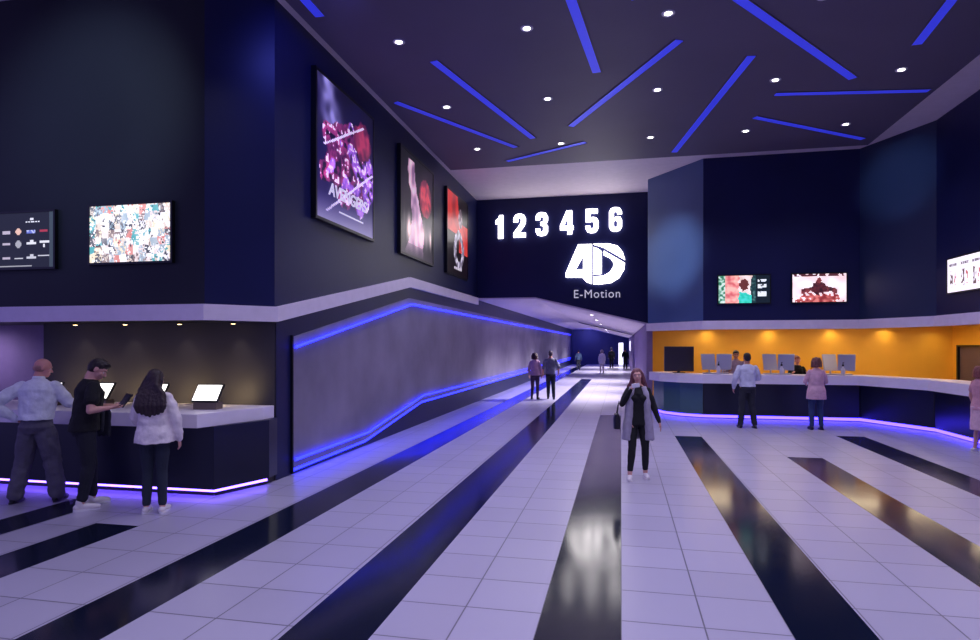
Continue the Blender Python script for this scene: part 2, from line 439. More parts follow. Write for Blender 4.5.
def curve_poly(name, loops, m, parent=None, ext=0.03):
    c = bpy.data.curves.new(name, 'CURVE'); c.dimensions = '2D'; c.fill_mode = 'BOTH'; c.extrude = ext
    for lp in loops:
        sp = c.splines.new('POLY'); sp.points.add(len(lp) - 1); sp.use_cyclic_u = True
        for k, p in enumerate(lp): sp.points[k].co = (*p, 0, 1)
    t = bpy.data.objects.new(name, c); COL.objects.link(t)
    dg = bpy.context.evaluated_depsgraph_get(); dg.update()
    me = bpy.data.meshes.new_from_object(t.evaluated_get(dg)); bpy.data.objects.remove(t); bpy.data.curves.remove(c)
    me.materials.clear(); me.materials.append(m)
    o = bpy.data.objects.new(name, me); COL.objects.link(o); o.rotation_euler = (PI / 2, 0, 0)
    if parent is not None: o.parent = parent; o.location = (0, -0.03, 0)
    return o
for i, (X, s) in enumerate(numx):
    o = curve_poly('illuminated_number', [[((x - 5) * .042, (y - 8) * .0505) for x, y in lp] for lp in DG[nm[i]]], M_sign)
    o.location = (X, SY - 0.05, 6.16 + (.02 * (i - 2)))
    tag(o, 'glowing white numeral %s on the dark wall over the corridor' % nm[i], 'sign', 'glowing numbers over the corridor')

logo = empty('logo_sign', (-0.85, SY - 0.02, 4.74)); tag(logo, 'glowing white 4D emblem under the row of numbers', 'sign')
def lg(x, y): return (-1.84 + (x - 455) / 320 * 1.97 + 0.85, 5.42 - (y - 283) / 220 * 1.37 - 4.74)
def logo_part(name, loops): return curve_poly(name, [[lg(*p) for p in lp] for lp in loops], M_sign, logo)
logo_part('numeral', [[(522, 284), (597, 284), (597, 500), (570, 490), (545, 464), (455, 462), (455, 436)], [(550, 348), (550, 420), (508, 420)]])
logo_part('letter', [[(606, 283), (690, 284), (735, 298), (762, 330), (775, 374), (660, 304), (606, 286)]])
logo_part('letter', [[(606, 300), (632, 310), (650, 325), (650, 446), (606, 450)]])
logo_part('letter', [[(662, 322), (774, 391), (770, 428), (744, 470), (702, 496), (640, 503), (606, 502), (606, 461), (660, 457), (692, 441), (712, 412), (716, 392), (700, 366), (662, 346)]])
o = text_mesh('E-Motion', 0.40, 0.015, 'small_lettering', mat('soft_white_acrylic', (205, 202, 215), 0.5, emit=0.6), offset=0.0, sx=0.95, spacing=1.12)
o.location = (-0.80, SY - 0.03, 3.72); o.rotation_euler = (PI / 2, 0, 0)
tag(o, 'thin white E-Motion lettering below the glowing emblem', 'sign')

# ------------------------------------------------------------------ pictures: cells coloured by a function of u, v
def art_mat(name, strength, rough=0.25):
    m = bpy.data.materials.new(name); m.use_nodes = True; n = m.node_tree.nodes; b = n['Principled BSDF']
    a = n.new('ShaderNodeAttribute'); a.attribute_name = 'ink'
    m.node_tree.links.new(a.outputs['Color'], b.inputs['Base Color']); m.node_tree.links.new(a.outputs['Color'], b.inputs['Emission Color'])
    b.inputs['Emission Strength'].default_value = strength; b.inputs['Roughness'].default_value = rough
    return m
M_art_screen = art_mat('lit_screen_image', 1.15); M_art_poster = art_mat('backlit_poster_print', 0.9, 0.3)
def art(name, w, h, nu, nv, fn, m, parent):
    vs = []; fs = []; cols = []
    for j in range(nv + 1):
        for i in range(nu + 1): vs.append(((i / nu - .5) * w, 0, (j / nv - .5) * h))
    for j in range(nv):
        for i in range(nu):
            a = j * (nu + 1) + i; fs.append((a, a + 1, a + nu + 2, a + nu + 1)); cols.append(fn((i + .5) / nu, (j + .5) / nv))
    me = bpy.data.meshes.new(name); me.from_pydata(vs, [], fs)
    at = me.color_attributes.new('ink', 'FLOAT_COLOR', 'CORNER')
    k = 0
    for p, cc in zip(me.polygons, cols):
        q = srgb(*[max(0, min(255, x)) for x in cc])
        for _ in range(4): at.data[k].color = (*q, 1); k += 1
    me.materials.append(m)
    o = bpy.data.objects.new(name, me); COL.objects.link(o); o.parent = parent
    return o
def N(x, y, s=0): return noise.noise(Vector((x, y, s)))
def lerp(a, b, t): t = max(0, min(1, t)); return tuple(p + (q - p) * t for p, q in zip(a, b))
def display(kind, X, Y, Z, w, h, rz, fn, label, cat, m, nu, nv, group, border=0.03, depth=0.06):
    """framed picture facing local -Y"""
    r = empty(kind, (X, Y, Z), rz); tag(r, label, cat, group)
    b = MB(); b.box(-w / 2, w / 2, -depth + 0.015, 0, -h / 2, h / 2); b.build('back_panel', M_black, r)
    b = MB(); t = border
    b.box(-w / 2 - t, w / 2 + t, -depth, 0, h / 2, h / 2 + t); b.box(-w / 2 - t, w / 2 + t, -depth, 0, -h / 2 - t, -h / 2)
    b.box(-w / 2 - t, -w / 2, -depth, 0, -h / 2, h / 2); b.box(w / 2, w / 2 + t, -depth, 0, -h / 2, h / 2); b.build('frame', M_black, r)
    a = art('picture', w, h, nu, nv, fn, m, r); a.location = (0, -depth + 0.012, 0)
    return r

def poster_a(u, v):
    c = lerp((26, 16, 84), (12, 8, 40), v)
    s = math.exp(-((u - .14 - (1 - v) * .35) / .13) ** 2) * max(0, min(1, (v - .45) * 4)); c = lerp(c, (176, 164, 240), s * (.75 + .8 * N(u * 9, v * 9, 1)))
    d = ((u - .54) / .50) ** 2 + ((v - .47) / .33) ** 2
    n1 = N(u * 6, v * 7, 3); n2 = N(u * 15, v * 17, 5); n3 = N(u * 34, v * 34, 8)
    if d < 1.0 + .8 * n1:
        k = .45 + n1 * .7 + n2 * .7
        a, b = ((52, 12, 62), (206, 70, 140)) if n1 + (u - .55) < .05 else ((56, 24, 120), (196, 120, 236))
        c = lerp(a, b, k + n3 * .4)
        if n2 + n3 > .42: c = (240, 206, 240)
        if n2 < -.26: c = (22, 8, 46)
    e = ((u - .78) / .17) ** 2 + ((v - .74) / .15) ** 2
    if e < 1 + .4 * n2: c = lerp((170, 54, 92), (86, 24, 66), e + n2)
    for (u0, v0, u1, v1) in ((.1, .52, .8, .86), (.14, .06, .98, .52)):
        t = (v - v0) / (v1 - v0); uu = u0 + (u1 - u0) * t
        if 0 < t < 1 and abs(u - uu) < .018: c = (228, 206, 246)
    if v < .2: c = lerp(c, (130, 122, 160), (.2 - v) * 4.5)
    if .09 < v < .105 and .35 < u < .8: c = (190, 186, 210)
    return c
def poster_b(u, v):
    c = (12, 10, 22)
    body = abs(u - .38 - .1 * math.sin(v * 5)) - (.10 + .28 * max(0, .62 - v))
    if body < .03 * N(u * 8, v * 12, 2) and v < .95: c = lerp((120, 80, 120), (228, 190, 205), .5 + N(u * 10, v * 8, 4))
    e = ((u - .74) / .2) ** 2 + ((v - .66) / .2) ** 2
    if e < 1: c = lerp((190, 60, 74), (110, 34, 60), e + N(u * 14, v * 14, 9))
    k = math.exp(-((v - .27) / .13) ** 2)
    if .06 < u < .94: c = lerp(c, (236, 204, 200), k * (.5 + .8 * N(u * 11, v * 2.5, 6)))
    if v < .12: c = lerp((46, 36, 52), c, v * 6)
    return c
def poster_c(u, v):
    c = (18, 8, 14)
    if v > .52 and u < .62 - (v - .52) * .3: c = lerp((196, 48, 44), (140, 26, 34), N(u * 5, v * 5, 1) + .4)
    if .3 < v < .68 and u > .55: c = lerp((214, 70, 60), (160, 36, 40), N(u * 6, v * 6, 2) + .4)
    e = ((u - .55) / .24) ** 2 + ((v - .32) / .24) ** 2
    if .35 < e < 1.1 + .3 * N(u * 9, v * 9, 3): c = lerp((220, 214, 228), (70, 60, 80), .5 + N(u * 14, v * 14, 4))
    if ((u - .62) / .1) ** 2 + ((v - .74) / .12) ** 2 < 1: c = lerp((180, 160, 170), (60, 40, 50), .5 + N(u * 20, v * 20))
    if .07 < v < .1 and .3 < u < .7 and N(u * 40, 0) > -.1: c = (200, 190, 200)
    return c
POS = 'framed posters high on the side wall'
pa = display('framed_poster', -4.98, 10.58, 5.34, 2.36, 2.40, PI / 2, poster_a, 'large framed purple and magenta film poster nearest the viewer on the side wall', 'poster', M_art_poster, 80, 80, POS, 0.05, 0.09)
t = text_mesh('AVENGERS', 0.30, 0.004, 'title_lettering', mat('pale_title_ink', (226, 216, 240), 0.5, emit=0.5), pa, offset=0.008, sx=1.1, shear=0.15)
t.location = (0.04, -0.085, -0.66); t.rotation_euler = (PI / 2, 0, 0)
display('framed_poster', -4.98, 14.62, 5.34, 2.44, 2.40, PI / 2, poster_b, 'middle framed poster with pale pink figures and red cloud', 'poster', M_art_poster, 60, 60, POS, 0.05, 0.09)
display('framed_poster', -4.98, 18.45, 5.34, 2.40, 2.40, PI / 2, poster_c, 'framed red and black poster nearest the numbered wall', 'poster', M_art_poster, 60, 60, POS, 0.05, 0.09)

def collage(u, v):
    i, j = int(u * 13 + .4 * N(u * 6, v * 6)), int(v * 7 + .4 * N(v * 7, u * 7)); rnd = random.Random(i * 97 + j * 13)
    pal = [(236, 230, 222), (214, 196, 178), (240, 236, 236), (76, 78, 84), (84, 160, 160), (206, 130, 120), (230, 214, 180), (150, 168, 176), (240, 240, 238), (130, 112, 108), (222, 204, 196)]
    a = rnd.choice(pal); b_ = rnd.choice(pal)
    k = N(u * 26, v * 15, 2) + .6 * N(u * 50, v * 30, 4)
    c = a if k > -.12 else b_
    if k > .45: c = (250, 248, 244)
    if k < -.55: c = (60, 56, 60)
    return lerp(c, (245, 238, 230), .12 + .3 * N(u * 9, v * 6, 7))
def menu_dark(u, v):
    c = (24, 27, 32)
    if u > .94: c = (52, 62, 68)
    rows = [(.66, [(.56, .66, (196, 150, 140)), (.74, .86, (120, 130, 190)), (.9, .99, (140, 60, 70))])]
    def blk(u0, u1, v0, v1): return u0 < u < u1 and v0 < v < v1
    if blk(.64, .82, .81, .85) and N(u * 60, 3) > -.2: c = (210, 210, 214)
    if blk(.70, .75, .85, .90): c = (200, 200, 204)
    if (u - .55) ** 2 * 3.1 + (v - .66) ** 2 < .004: c = (210, 170, 150)
    if blk(.66, .77, .62, .69): c = (90, 100, 170) if N(u * 50, v * 20) < 0 else (170, 176, 210)
    if blk(.82, .92, .63, .68): c = (150, 48, 62)
    if (u - .55) ** 2 * 3.1 + (v - .43) ** 2 < .005: c = (150, 150, 152)
    if blk(.66, .78, .42, .46) or blk(.70, .74, .46, .50): c = (206, 206, 206)
    if blk(.82, .94, .43, .48) or blk(.87, .89, .36, .43): c = (206, 206, 206)
    if blk(.5, .61, .16, .19) or blk(.66, .78, .16, .2) or blk(.80, .95, .19, .215) or blk(.70, .74, .2, .24): c = (180, 180, 182)
    for uu in (.06, .2, .34):
        if blk(uu, uu + .1, .62, .68) or blk(uu, uu + .1, .42, .46) or blk(uu, uu + .1, .16, .2): c = (170, 160, 170)
    if blk(0, .72, .02, .045): c = (150, 150, 150)
    return c
def screen_c(u, v):
    n = N(u * 7, v * 5, 1); m_ = N(u * 18, v * 12, 2)
    if u < .14: c = lerp((40, 110, 80), (206, 222, 208), .5 + m_ * 1.6)
    elif u < .40 + .03 * n: c = lerp((240, 170, 156), (190, 92, 96), .35 + n + m_ * .6)
    elif u < .64 + .04 * n:
        c = lerp((236, 222, 216), (206, 176, 168), .4 + n)
        if v < .42 - (u - .4) * .5 + .1 * n: c = lerp((34, 176, 156), (80, 206, 186), .4 + m_)
        if ((u - .50) / .09) ** 2 + ((v - .66) / .2) ** 2 < 1 + m_: c = (92, 44, 42)
    elif u < .73: c = lerp((24, 50, 54), (110, 150, 140), m_)
    else:
        c = (18, 28, 36)
        if .76 < u < .94 and (.24 < v < .42 or .52 < v < .68 or .76 < v < .86) and m_ > -.25: c = (214, 220, 222)
    return c
def screen_d(u, v):
    n = N(u * 6, v * 4, 1); m_ = N(u * 16, v * 11, 2)
    c = lerp((246, 234, 236), (226, 190, 192), .4 + n)
    if ((u - .5) / .40) ** 2 + ((v - .08) / .22) ** 2 < 1 + 1.4 * m_: c = lerp((214, 120, 112), (130, 44, 48), .5 + m_ + n)
    arm = .30 + .55 * max(0, .30 - abs(abs(u - .5) - .16))
    if abs(u - .5) < .34 and abs(v - arm) < .085 + .06 * m_: c = lerp((60, 30, 38), (120, 52, 56), .4 + n + m_)
    if ((u - .5) / .13) ** 2 + ((v - .50) / .24) ** 2 < 1 + .8 * m_: c = lerp((96, 36, 44), (50, 26, 36), .5 + m_)
    if ((u - .5) / .045) ** 2 + ((v - .76) / .10) ** 2 < 1 + .4 * m_: c = lerp((150, 70, 70), (90, 36, 44), .5 + m_)
    if v > .90 and m_ > -.15: c = (80, 40, 48)
    return c
def screen_e(u, v):
    c = (238, 230, 238)
    k = int(u * 3); fu = u * 3 - k
    if .78 < v < .86 and .15 < fu < .85 and N(u * 50, 1) > -.15: c = (120, 110, 120)
    if .16 < v < .64 and abs(fu - .35) < .14 and N(u * 22, v * 8, k) > -.05: c = (92, 70, 72)
    if .2 < v < .58 and abs(fu - .7) < .1 and N(u * 26, v * 9, k + 5) > .0: c = (176, 96, 96)
    return c
SCR = 'lit screens on the upper walls'
display('wall_screen', -8.70, 7.5, 3.53, 1.38, .80, 0, menu_dark, 'dark menu screen with small pale logos at the left edge', 'screen', M_art_screen, 90, 50, SCR)
display('wall_screen', -6.735, 7.5, 3.565, 1.32, .80, 0, collage, 'bright screen filled with a collage of small pictures on the left wall', 'screen', M_art_screen, 105, 56, SCR)
display('wall_screen', 3.24, 17.79, 3.50, 1.30, .74, 0, screen_c, 'screen with pink and teal picture above the left cash registers', 'screen', M_art_screen, 60, 34, SCR)
display('wall_screen', 5.09, 17.76, 3.50, 1.30, .74, 0, screen_d, 'pale pink screen with a dark crouching shape, beside the teal one', 'screen', M_art_screen, 60, 34, SCR)
display('wall_screen', 7.01, 14.6, 3.49, 1.36, .72, -PI / 2, screen_e, 'white menu screen cut by the right edge of the photo', 'screen', M_art_screen, 80, 40, SCR)

# ------------------------------------------------------------------ left service counter
lc = empty('service_counter', (-7.5, 7.6, 0)); tag(lc, 'dark counter with thick pale top on the left, violet light at its foot', 'counter')
def P_(pts): return [(x + 7.5, y - 7.6) for x, y in pts]
b = MB(); b.prism(P_([(-12, 7.0), (-5.32, 7.0), (-5.01, 8.0), (-5.0, 8.28), (-12, 8.28)]), 0.93, 1.11); b.build('counter_top', M_top, lc, bevel=0.006)
b = MB(); b.prism(P_([(-12, 7.2), (-5.22, 7.2), (-4.92, 8.02), (-4.95, 8.28), (-12, 8.28)]), 0.10, 0.93); b.build('base', M_base, lc)
b = MB(); b.prism(P_([(-12, 7.27), (-5.27, 7.30), (-5.0, 8.0), (-5.0, 8.28), (-12, 8.28)]), 0.0, 0.10); b.build('plinth', M_black, lc)
b = MB(); b.ribbon(P_([(-12, 7.28), (-5.265, 7.28), (-4.975, 8.02)]), 0.035, 0.06, 0.09); b.build('light_strip', M_led_violet, lc)

# right counter, following the chamfered block
rp = [(0.96, 19.25), (1.2, 18.5), (1.62, 18.05), (2.2, 17.8), (6.07, 17.75), (7.0, 15.95), (7.05, 7.5)]
rc = empty('ticket_counter', (4, 18, 0)); tag(rc, 'long dark counter with pale top below the yellow wall', 'counter')
def Q_(pts): return [(x - 4, y - 18) for x, y in pts]
b = MB(); b.ribbon(Q_(rp), 0.14, 0.96, 1.20); b.ribbon(Q_(rp), 0.62, 0.96, 1.20, side=-1); b.build('counter_top', M_top, rc)
b = MB(); b.ribbon(Q_(rp[:4]), 0.30, 0.10, 0.96, side=-1); b.build('curved_base', M_glass, rc)
o = rc.children[-1]; o['label'] = 'teal glass front panel'
b = MB(); b.ribbon(Q_(rp[3:]), 0.30, 0.10, 0.96, side=-1); b.build('base', M_base, rc)
for (x, y, a) in ((6.07, 17.75, 0.5), (7.0, 15.95, 1.2), (2.2, 17.8, 0)):
    b = MB(); b.obox((x - 4, y - 18 - .004, .53), .02, .03, .84, a); b.build('joint_strip', M_black, rc)
ri = [(0.99, 19.28), (1.25, 18.56), (1.66, 18.12), (2.22, 17.87), (6.11, 17.82), (7.07, 15.97), (7.12, 7.5)]
b = MB(); b.ribbon(Q_(ri), 0.2, 0.0, 0.10, side=-1)
b.build('plinth', M_black, rc)
b = MB(); b.ribbon(Q_(ri), 0.03, 0.02, 0.09); ls = b.build('light_strip', M_led_right, rc)

# ------------------------------------------------------------------ tablets on stands on the left counter
M_tab = mat('white_tablet_screen', (255, 250, 240), 0.3, emit=2.2)
tk = empty('tablet_kiosk', (-5.62, 7.62, 1.11), 0)
b = MB(); b.box(-0.17, 0.17, -0.08, 0.09, 0, 0.10); b.build('base_box', mat('brushed_bronze_base', (120, 106, 96), 0.4, metal=0.3), tk, bevel=0.006)
b = MB(); b.tube([(0, 0.0, 0.09), (0, 0.01, 0.17)], 0.025); b.build('neck', M_black, tk, smooth=True)
R = Matrix.Rotation(math.radians(52), 3, 'X')
b = MB(); b.obox((0, 0, 0.22), 0.40, 0.30, 0.022, R); b.build('tablet_body', M_black, tk, bevel=0.005)
sc_ = MB(); sc_.obox(Vector((0, 0, 0.22)) + R @ Vector((0, 0, 0.0125)), 0.355, 0.255, 0.004, R); sc_.build('tablet_screen', M_tab, tk)
b = MB(); b.box(-0.05, 0.05, 0.091, 0.097, 0.03, 0.07); b.build('back_lamp', mat('warm_lens', (255, 214, 150), 0.5, emit=8), tk)
spot('back_lamp_beam', tk, (0, 0.12, 0.08), 20, (1.0, 0.72, 0.35), 120, 0.9, 0.03, rot=(math.radians(115), 0, 0))
lab = ['tilted white-screen tablet on a bronze block, right of the long-haired woman', 'tilted white-screen tablet just left of the long-haired woman', 'tilted white-screen tablet behind the man in the black T-shirt', 'tilted white-screen tablet in front of the bald man']
for i, X in enumerate([-5.62, -6.5, -7.4, -8.3]):
    o = tk if i == 0 else copy_tree(tk)
    o.location = (X, 7.62, 1.11); o.rotation_euler = (0, 0, math.radians(6)); tag(o, lab[i], 'tablet', 'tablets on the left counter')

# alcove spotlights over the counter
al = empty('alcove_spotlight', (-5.3, 8.12, 2.34))
b = MB(); b.tube([(0, 0, -0.03), (0, 0, 0)], 0.045, cap=False); b.build('housing', M_black, al, smooth=True)
b = MB(); b.ell((0, 0, -0.031), (0.03, 0.03, 0.006)); b.build('lens', mat('warm_lens', (255, 214, 150), 0.5, emit=8), al, smooth=True)
spot('alcove_beam', al, (0, 0, -0.05), 5, (1.0, 0.80, 0.55), 75, 0.8, 0.03, rot=(math.radians(8), 0, 0))
for i, X in enumerate([-5.55, -6.45, -7.4, -8.3]):
    o = al if i == 0 else copy_tree(al); o.location = (X, 8.1, 2.34)
    tag(o, 'small black spotlight under the left soffit, %s of four' % ['rightmost', 'second from right', 'second from left', 'leftmost'][i], 'ceiling light', 'alcove spotlights')

# ------------------------------------------------------------------ ticket-counter registers
rg = empty('cash_register', (0, 0, 1.2))
for s in (-1, 1):
    Rm = Matrix.Rotation(s * math.radians(-24), 3, 'Z') @ Matrix.Rotation(math.radians(-10), 3, 'X')
    b = MB(); b.obox((s * 0.205, 0.05, 0.335), 0.41, 0.035, 0.44, Rm); b.build('monitor', M_silver, rg, bevel=0.01)
    b = MB(); b.tube([(s * 0.17, 0.10, 0.05), (s * 0.18, 0.09, 0.22)], 0.022); b.build('monitor_stand', M_silver, rg, smooth=True)
b = MB(); b.box(-0.34, 0.34, 0.02, 0.26, 0, 0.035); b.build('base', M_silver, rg, bevel=0.008)
wb = empty('dispenser_bottle', (0, 0, 1.2))
b = MB(); b.loft([(0, 0, 0, .05, .04), (0, 0, .17, .05, .04), (0, 0, .215, .022, .022), (0, 0, .24, .02, .02)]); b.build('bottle_body', M_white, wb, smooth=True)
b = MB(); b.loft([(0, 0, .24, .026, .026), (0, 0, .29, .026, .026), (0, 0, .30, .01, .01), (0, 0, .34, .01, .01)]); b.obox((0, -.02, .34), .022, .07, .018, 0.0); b.build('pump_cap', M_black, wb)
side = ['left', 'middle', 'right']
for i, X in enumerate([2.57, 4.16, 5.65]):
    o = rg if i == 0 else copy_tree(rg); o.location = (X, 18.0, 1.2)
    tag(o, 'silver cash register with two angled monitors, %s one of three on the counter' % side[i], 'cash register', 'cash registers')
    o = wb if i == 0 else copy_tree(wb); o.location = (X + .02, 17.74, 1.2)
    tag(o, 'white pump bottle with black cap before the %s cash register' % side[i], 'bottle', 'pump bottles on the counter')
# big dark monitor at the left end of the counter
bm_ = empty('display_monitor', (1.62, 18.45, 1.2), math.radians(12))
tag(bm_, 'large blank dark monitor at the left end of the counter', 'monitor')
b = MB(); b.box(-0.42, 0.42, -0.03, 0.03, 0.05, 0.76); b.build('monitor_panel', mat('dark_monitor_glass', (44, 38, 50), 0.35), bm_, bevel=0.01)
b = MB(); b.box(-0.15, 0.15, -0.1, 0.1, 0, 0.02); b.box(-0.04, 0.04, 0.03, 0.06, 0.02, 0.3); b.build('monitor_stand', M_black, bm_)

# booth wall-washers
bw = empty('booth_spotlight', (0, 0, 2.6))
b = MB(); b.tube([(0, 0, -0.03), (0, 0, 0)], 0.05, cap=False); b.build('housing', M_white, bw, smooth=True)
b = MB(); b.ell((0, 0, -0.031), (0.035, 0.035, 0.006)); b.build('lens', mat('warm_lens', (255, 214, 150), 0.5, emit=8), bw, smooth=True)
spot('booth_beam', bw, (0, 0, -0.05), 14, (1.0, 0.84, 0.55), 150, 0.9, 0.04)
for i, (X, Y) in enumerate([(2.7, 20.78), (4.55, 20.78), (6.35, 20.78), (7.85, 20.78), (9.1, 20.6), (9.2, 17.6), (8.4, 14.5)]):
    o = bw if i == 0 else copy_tree(bw); o.location = (X, Y, 2.6)
    tag(o, 'warm spotlight %s in the booth ceiling, washing the yellow wall' % ['farthest left', 'second from left', 'third from left', 'fourth from left', 'in the far corner', 'before the brown door', 'nearest the viewer'][i], 'ceiling light', 'booth spotlights')
# soft fill panels added under the booth ceiling to brighten the yellow wall
bp_ = empty('added_booth_fill', (0, 0, 2.6))
b = MB(); b.box(-0.65, 0.65, -0.17, 0.17, -0.02, 0); b.build('housing', M_white, bp_)
b = MB(); b.box(-0.6, 0.6, -0.13, 0.13, -0.026, -0.02); b.build('diffuser', mat('warm_diffuser', (255, 230, 190), 0.5, emit=20), bp_)
for i, (X, Y) in enumerate([(2.6, 19.6), (4.6, 19.6), (6.6, 19.6), (8.4, 19.2), (8.6, 16.4)]):
    o = bp_ if i == 0 else copy_tree(bp_); o.location = (X, Y, 2.6)
    tag(o, 'added warm fill panel in the booth ceiling %s' % ['above the left register', 'above the middle register', 'above the right register', 'in the far corner', 'beside the brown door'][i], 'ceiling light', 'added booth fill panels')
# lamps added to brighten the corridor, whose soffit has no visible fixtures
cl = empty('added_corridor_light', (0, 0, 3))
b = MB(); b.box(-0.12, 0.12, -0.12, 0.12, -0.006, 0.0); b.build('housing', M_white, cl)
b = MB(); b.box(-0.05, 0.05, -0.05, 0.05, -0.009, -0.006); b.build('lens', M_lamp, cl)
spot('corridor_beam', cl, (0, 0, -0.06), 1500, (0.95, 0.9, 1.0), 130, 0.8, 0.1)
for i, (X, Y) in enumerate([(-1.1, 24), (-1.1, 29), (-1.1, 35), (-1.1, 47), (-1.1, 56)]):
    o = cl if i == 0 else copy_tree(cl); z = 3.6 if X < -2.9 else 3.6 - (X + 2.9) / 3.8 * .93
    o.location = (X, Y, z - .01); o.rotation_euler = (0, 0.2402 if X > -2.9 else 0, 0)
    tag(o, 'small square added corridor light, %s from the numbered wall' % ['nearest', 'second', 'third', 'fourth', 'farthest'][i], 'ceiling light', 'added corridor lights')

# violet wall-washer at the far left and unseen cool spotlights added to brighten walls
vl = empty('alcove_wall_light', (-10.6, 8.1, 2.34)); tag(vl, 'violet lamp under the soffit washing the lilac wall at the far left', 'ceiling light')
b = MB(); b.tube([(0, 0, -0.03), (0, 0, 0)], 0.05, cap=False); b.build('housing', M_black, vl, smooth=True)
spot('violet_beam', vl, (0, 0, -0.05), 40, (0.8, 0.7, 1.0), 150, 0.9, 0.1, rot=(math.radians(20), 0, 0))
def washer(loc, target, power, color, ang, label):
    r = empty('added_wall_light', loc); tag(r, label, 'ceiling light', 'added spotlights that brighten walls')
    d = (Vector(target) - Vector(loc)).normalized()
    b = MB(); b.tube([(0, 0, 0), d * 0.16], 0.05, cap=False); b.build('housing', M_black, r, smooth=True)
    q = d.to_track_quat('-Z', 'Y').to_euler()
    spot('washer_beam', r, d * 0.25, power, color, ang, 0.9, 0.08, rot=q)
washer((-4.6, 5.6, 6.9), (1.5, 18.75, 4.6), 7000, (0.66, 0.80, 1.0), 11, 'small added spotlight out of frame aimed at the narrow blue wall right of the numbers')
washer((-1.0, 3.4, 6.9), (6.6, 16.7, 6.0), 5000, (0.55, 0.75, 1.0), 9, 'small added spotlight out of frame aimed at the angled wall in the right corner')
washer((-6.0, 3.2, 6.9), (-7.4, 7.5, 5.2), 700, (0.66, 0.82, 1.0), 50, 'small added spotlight aimed at the wall above the picture collage screen')
washer((-3.3, 7.5, 6.93), (-4.98, 9.6, 5.4), 80, (0.12, 0.14, 1.0), 110, 'small added blue spotlight aimed at the corner before the first poster')
washer((-3.6, 60.0, 3.4), (-2.0, 65.0, 1.6), 700, (0.16, 0.16, 1.0), 130, 'small added blue spotlight washing the end wall of the corridor')

# ------------------------------------------------------------------ people
def rmesh(mb, name, m, parent=None, vox=0.01, it=4, disp=0.0, dscale=0.12, fac=0.5, decim=0.0):
    """fuse the overlapping shapes of mb into one smooth skin"""
    o = mb.build(name, m)
    r = o.modifiers.new('r', 'REMESH'); r.mode = 'VOXEL'; r.voxel_size = vox; r.use_smooth_shade = True
    s = o.modifiers.new('s', 'SMOOTH'); s.iterations = it; s.factor = fac
    dg = bpy.context.evaluated_depsgraph_get(); dg.update()
    me = bpy.data.meshes.new_from_object(o.evaluated_get(dg))
    bpy.data.objects.remove(o)
    if disp:
        me.update()
        n_ = len(me.vertices); nv = [0.0] * (3 * n_); co = [0.0] * (3 * n_)
        me.vertices.foreach_get('normal', nv); me.vertices.foreach_get('co', co)
        for i in range(0, 3 * n_, 3):
            x, y, z = co[i] / dscale, co[i + 1] / dscale, co[i + 2] / dscale
            k = (noise.noise(Vector((x, y, z * 1.33))) + .5 * noise.noise(Vector((x, y, z)) * 2.5)) * disp
            co[i] += nv[i] * k; co[i + 1] += nv[i + 1] * k; co[i + 2] += nv[i + 2] * k
        me.vertices.foreach_set('co', co)
    for p in me.polygons: p.use_smooth = True
    me.name = name
    q = bpy.data.objects.new(name, me); COL.objects.link(q)
    if parent is not None: q.parent = parent
    return q

SK = {'fair': mat('fair_skin', (214, 160, 146), 0.5, vary=0.05, vscale=20), 'tan': mat('tan_skin', (186, 128, 106), 0.5, vary=0.05, vscale=20), 'pink': mat('rosy_skin', (216, 150, 140), 0.45, vary=0.06, vscale=20)}
def cloth(name, rgb, rough=0.85): return mat('cloth_' + name, rgb, rough, vary=0.10, vscale=14, bump=0.25, bscale=60)
def hairm(name, rgb): return mat('hair_' + name, rgb, 0.5, vary=0.3, vscale=30, bump=0.5, bscale=70, stretch=(1, 1, 0.15))
M_eye_w = mat('eye_white', (225, 220, 220), 0.3); M_eye_d = mat('eye_iris', (50, 34, 28), 0.2)
M_lip = mat('lip', (170, 84, 86), 0.5)

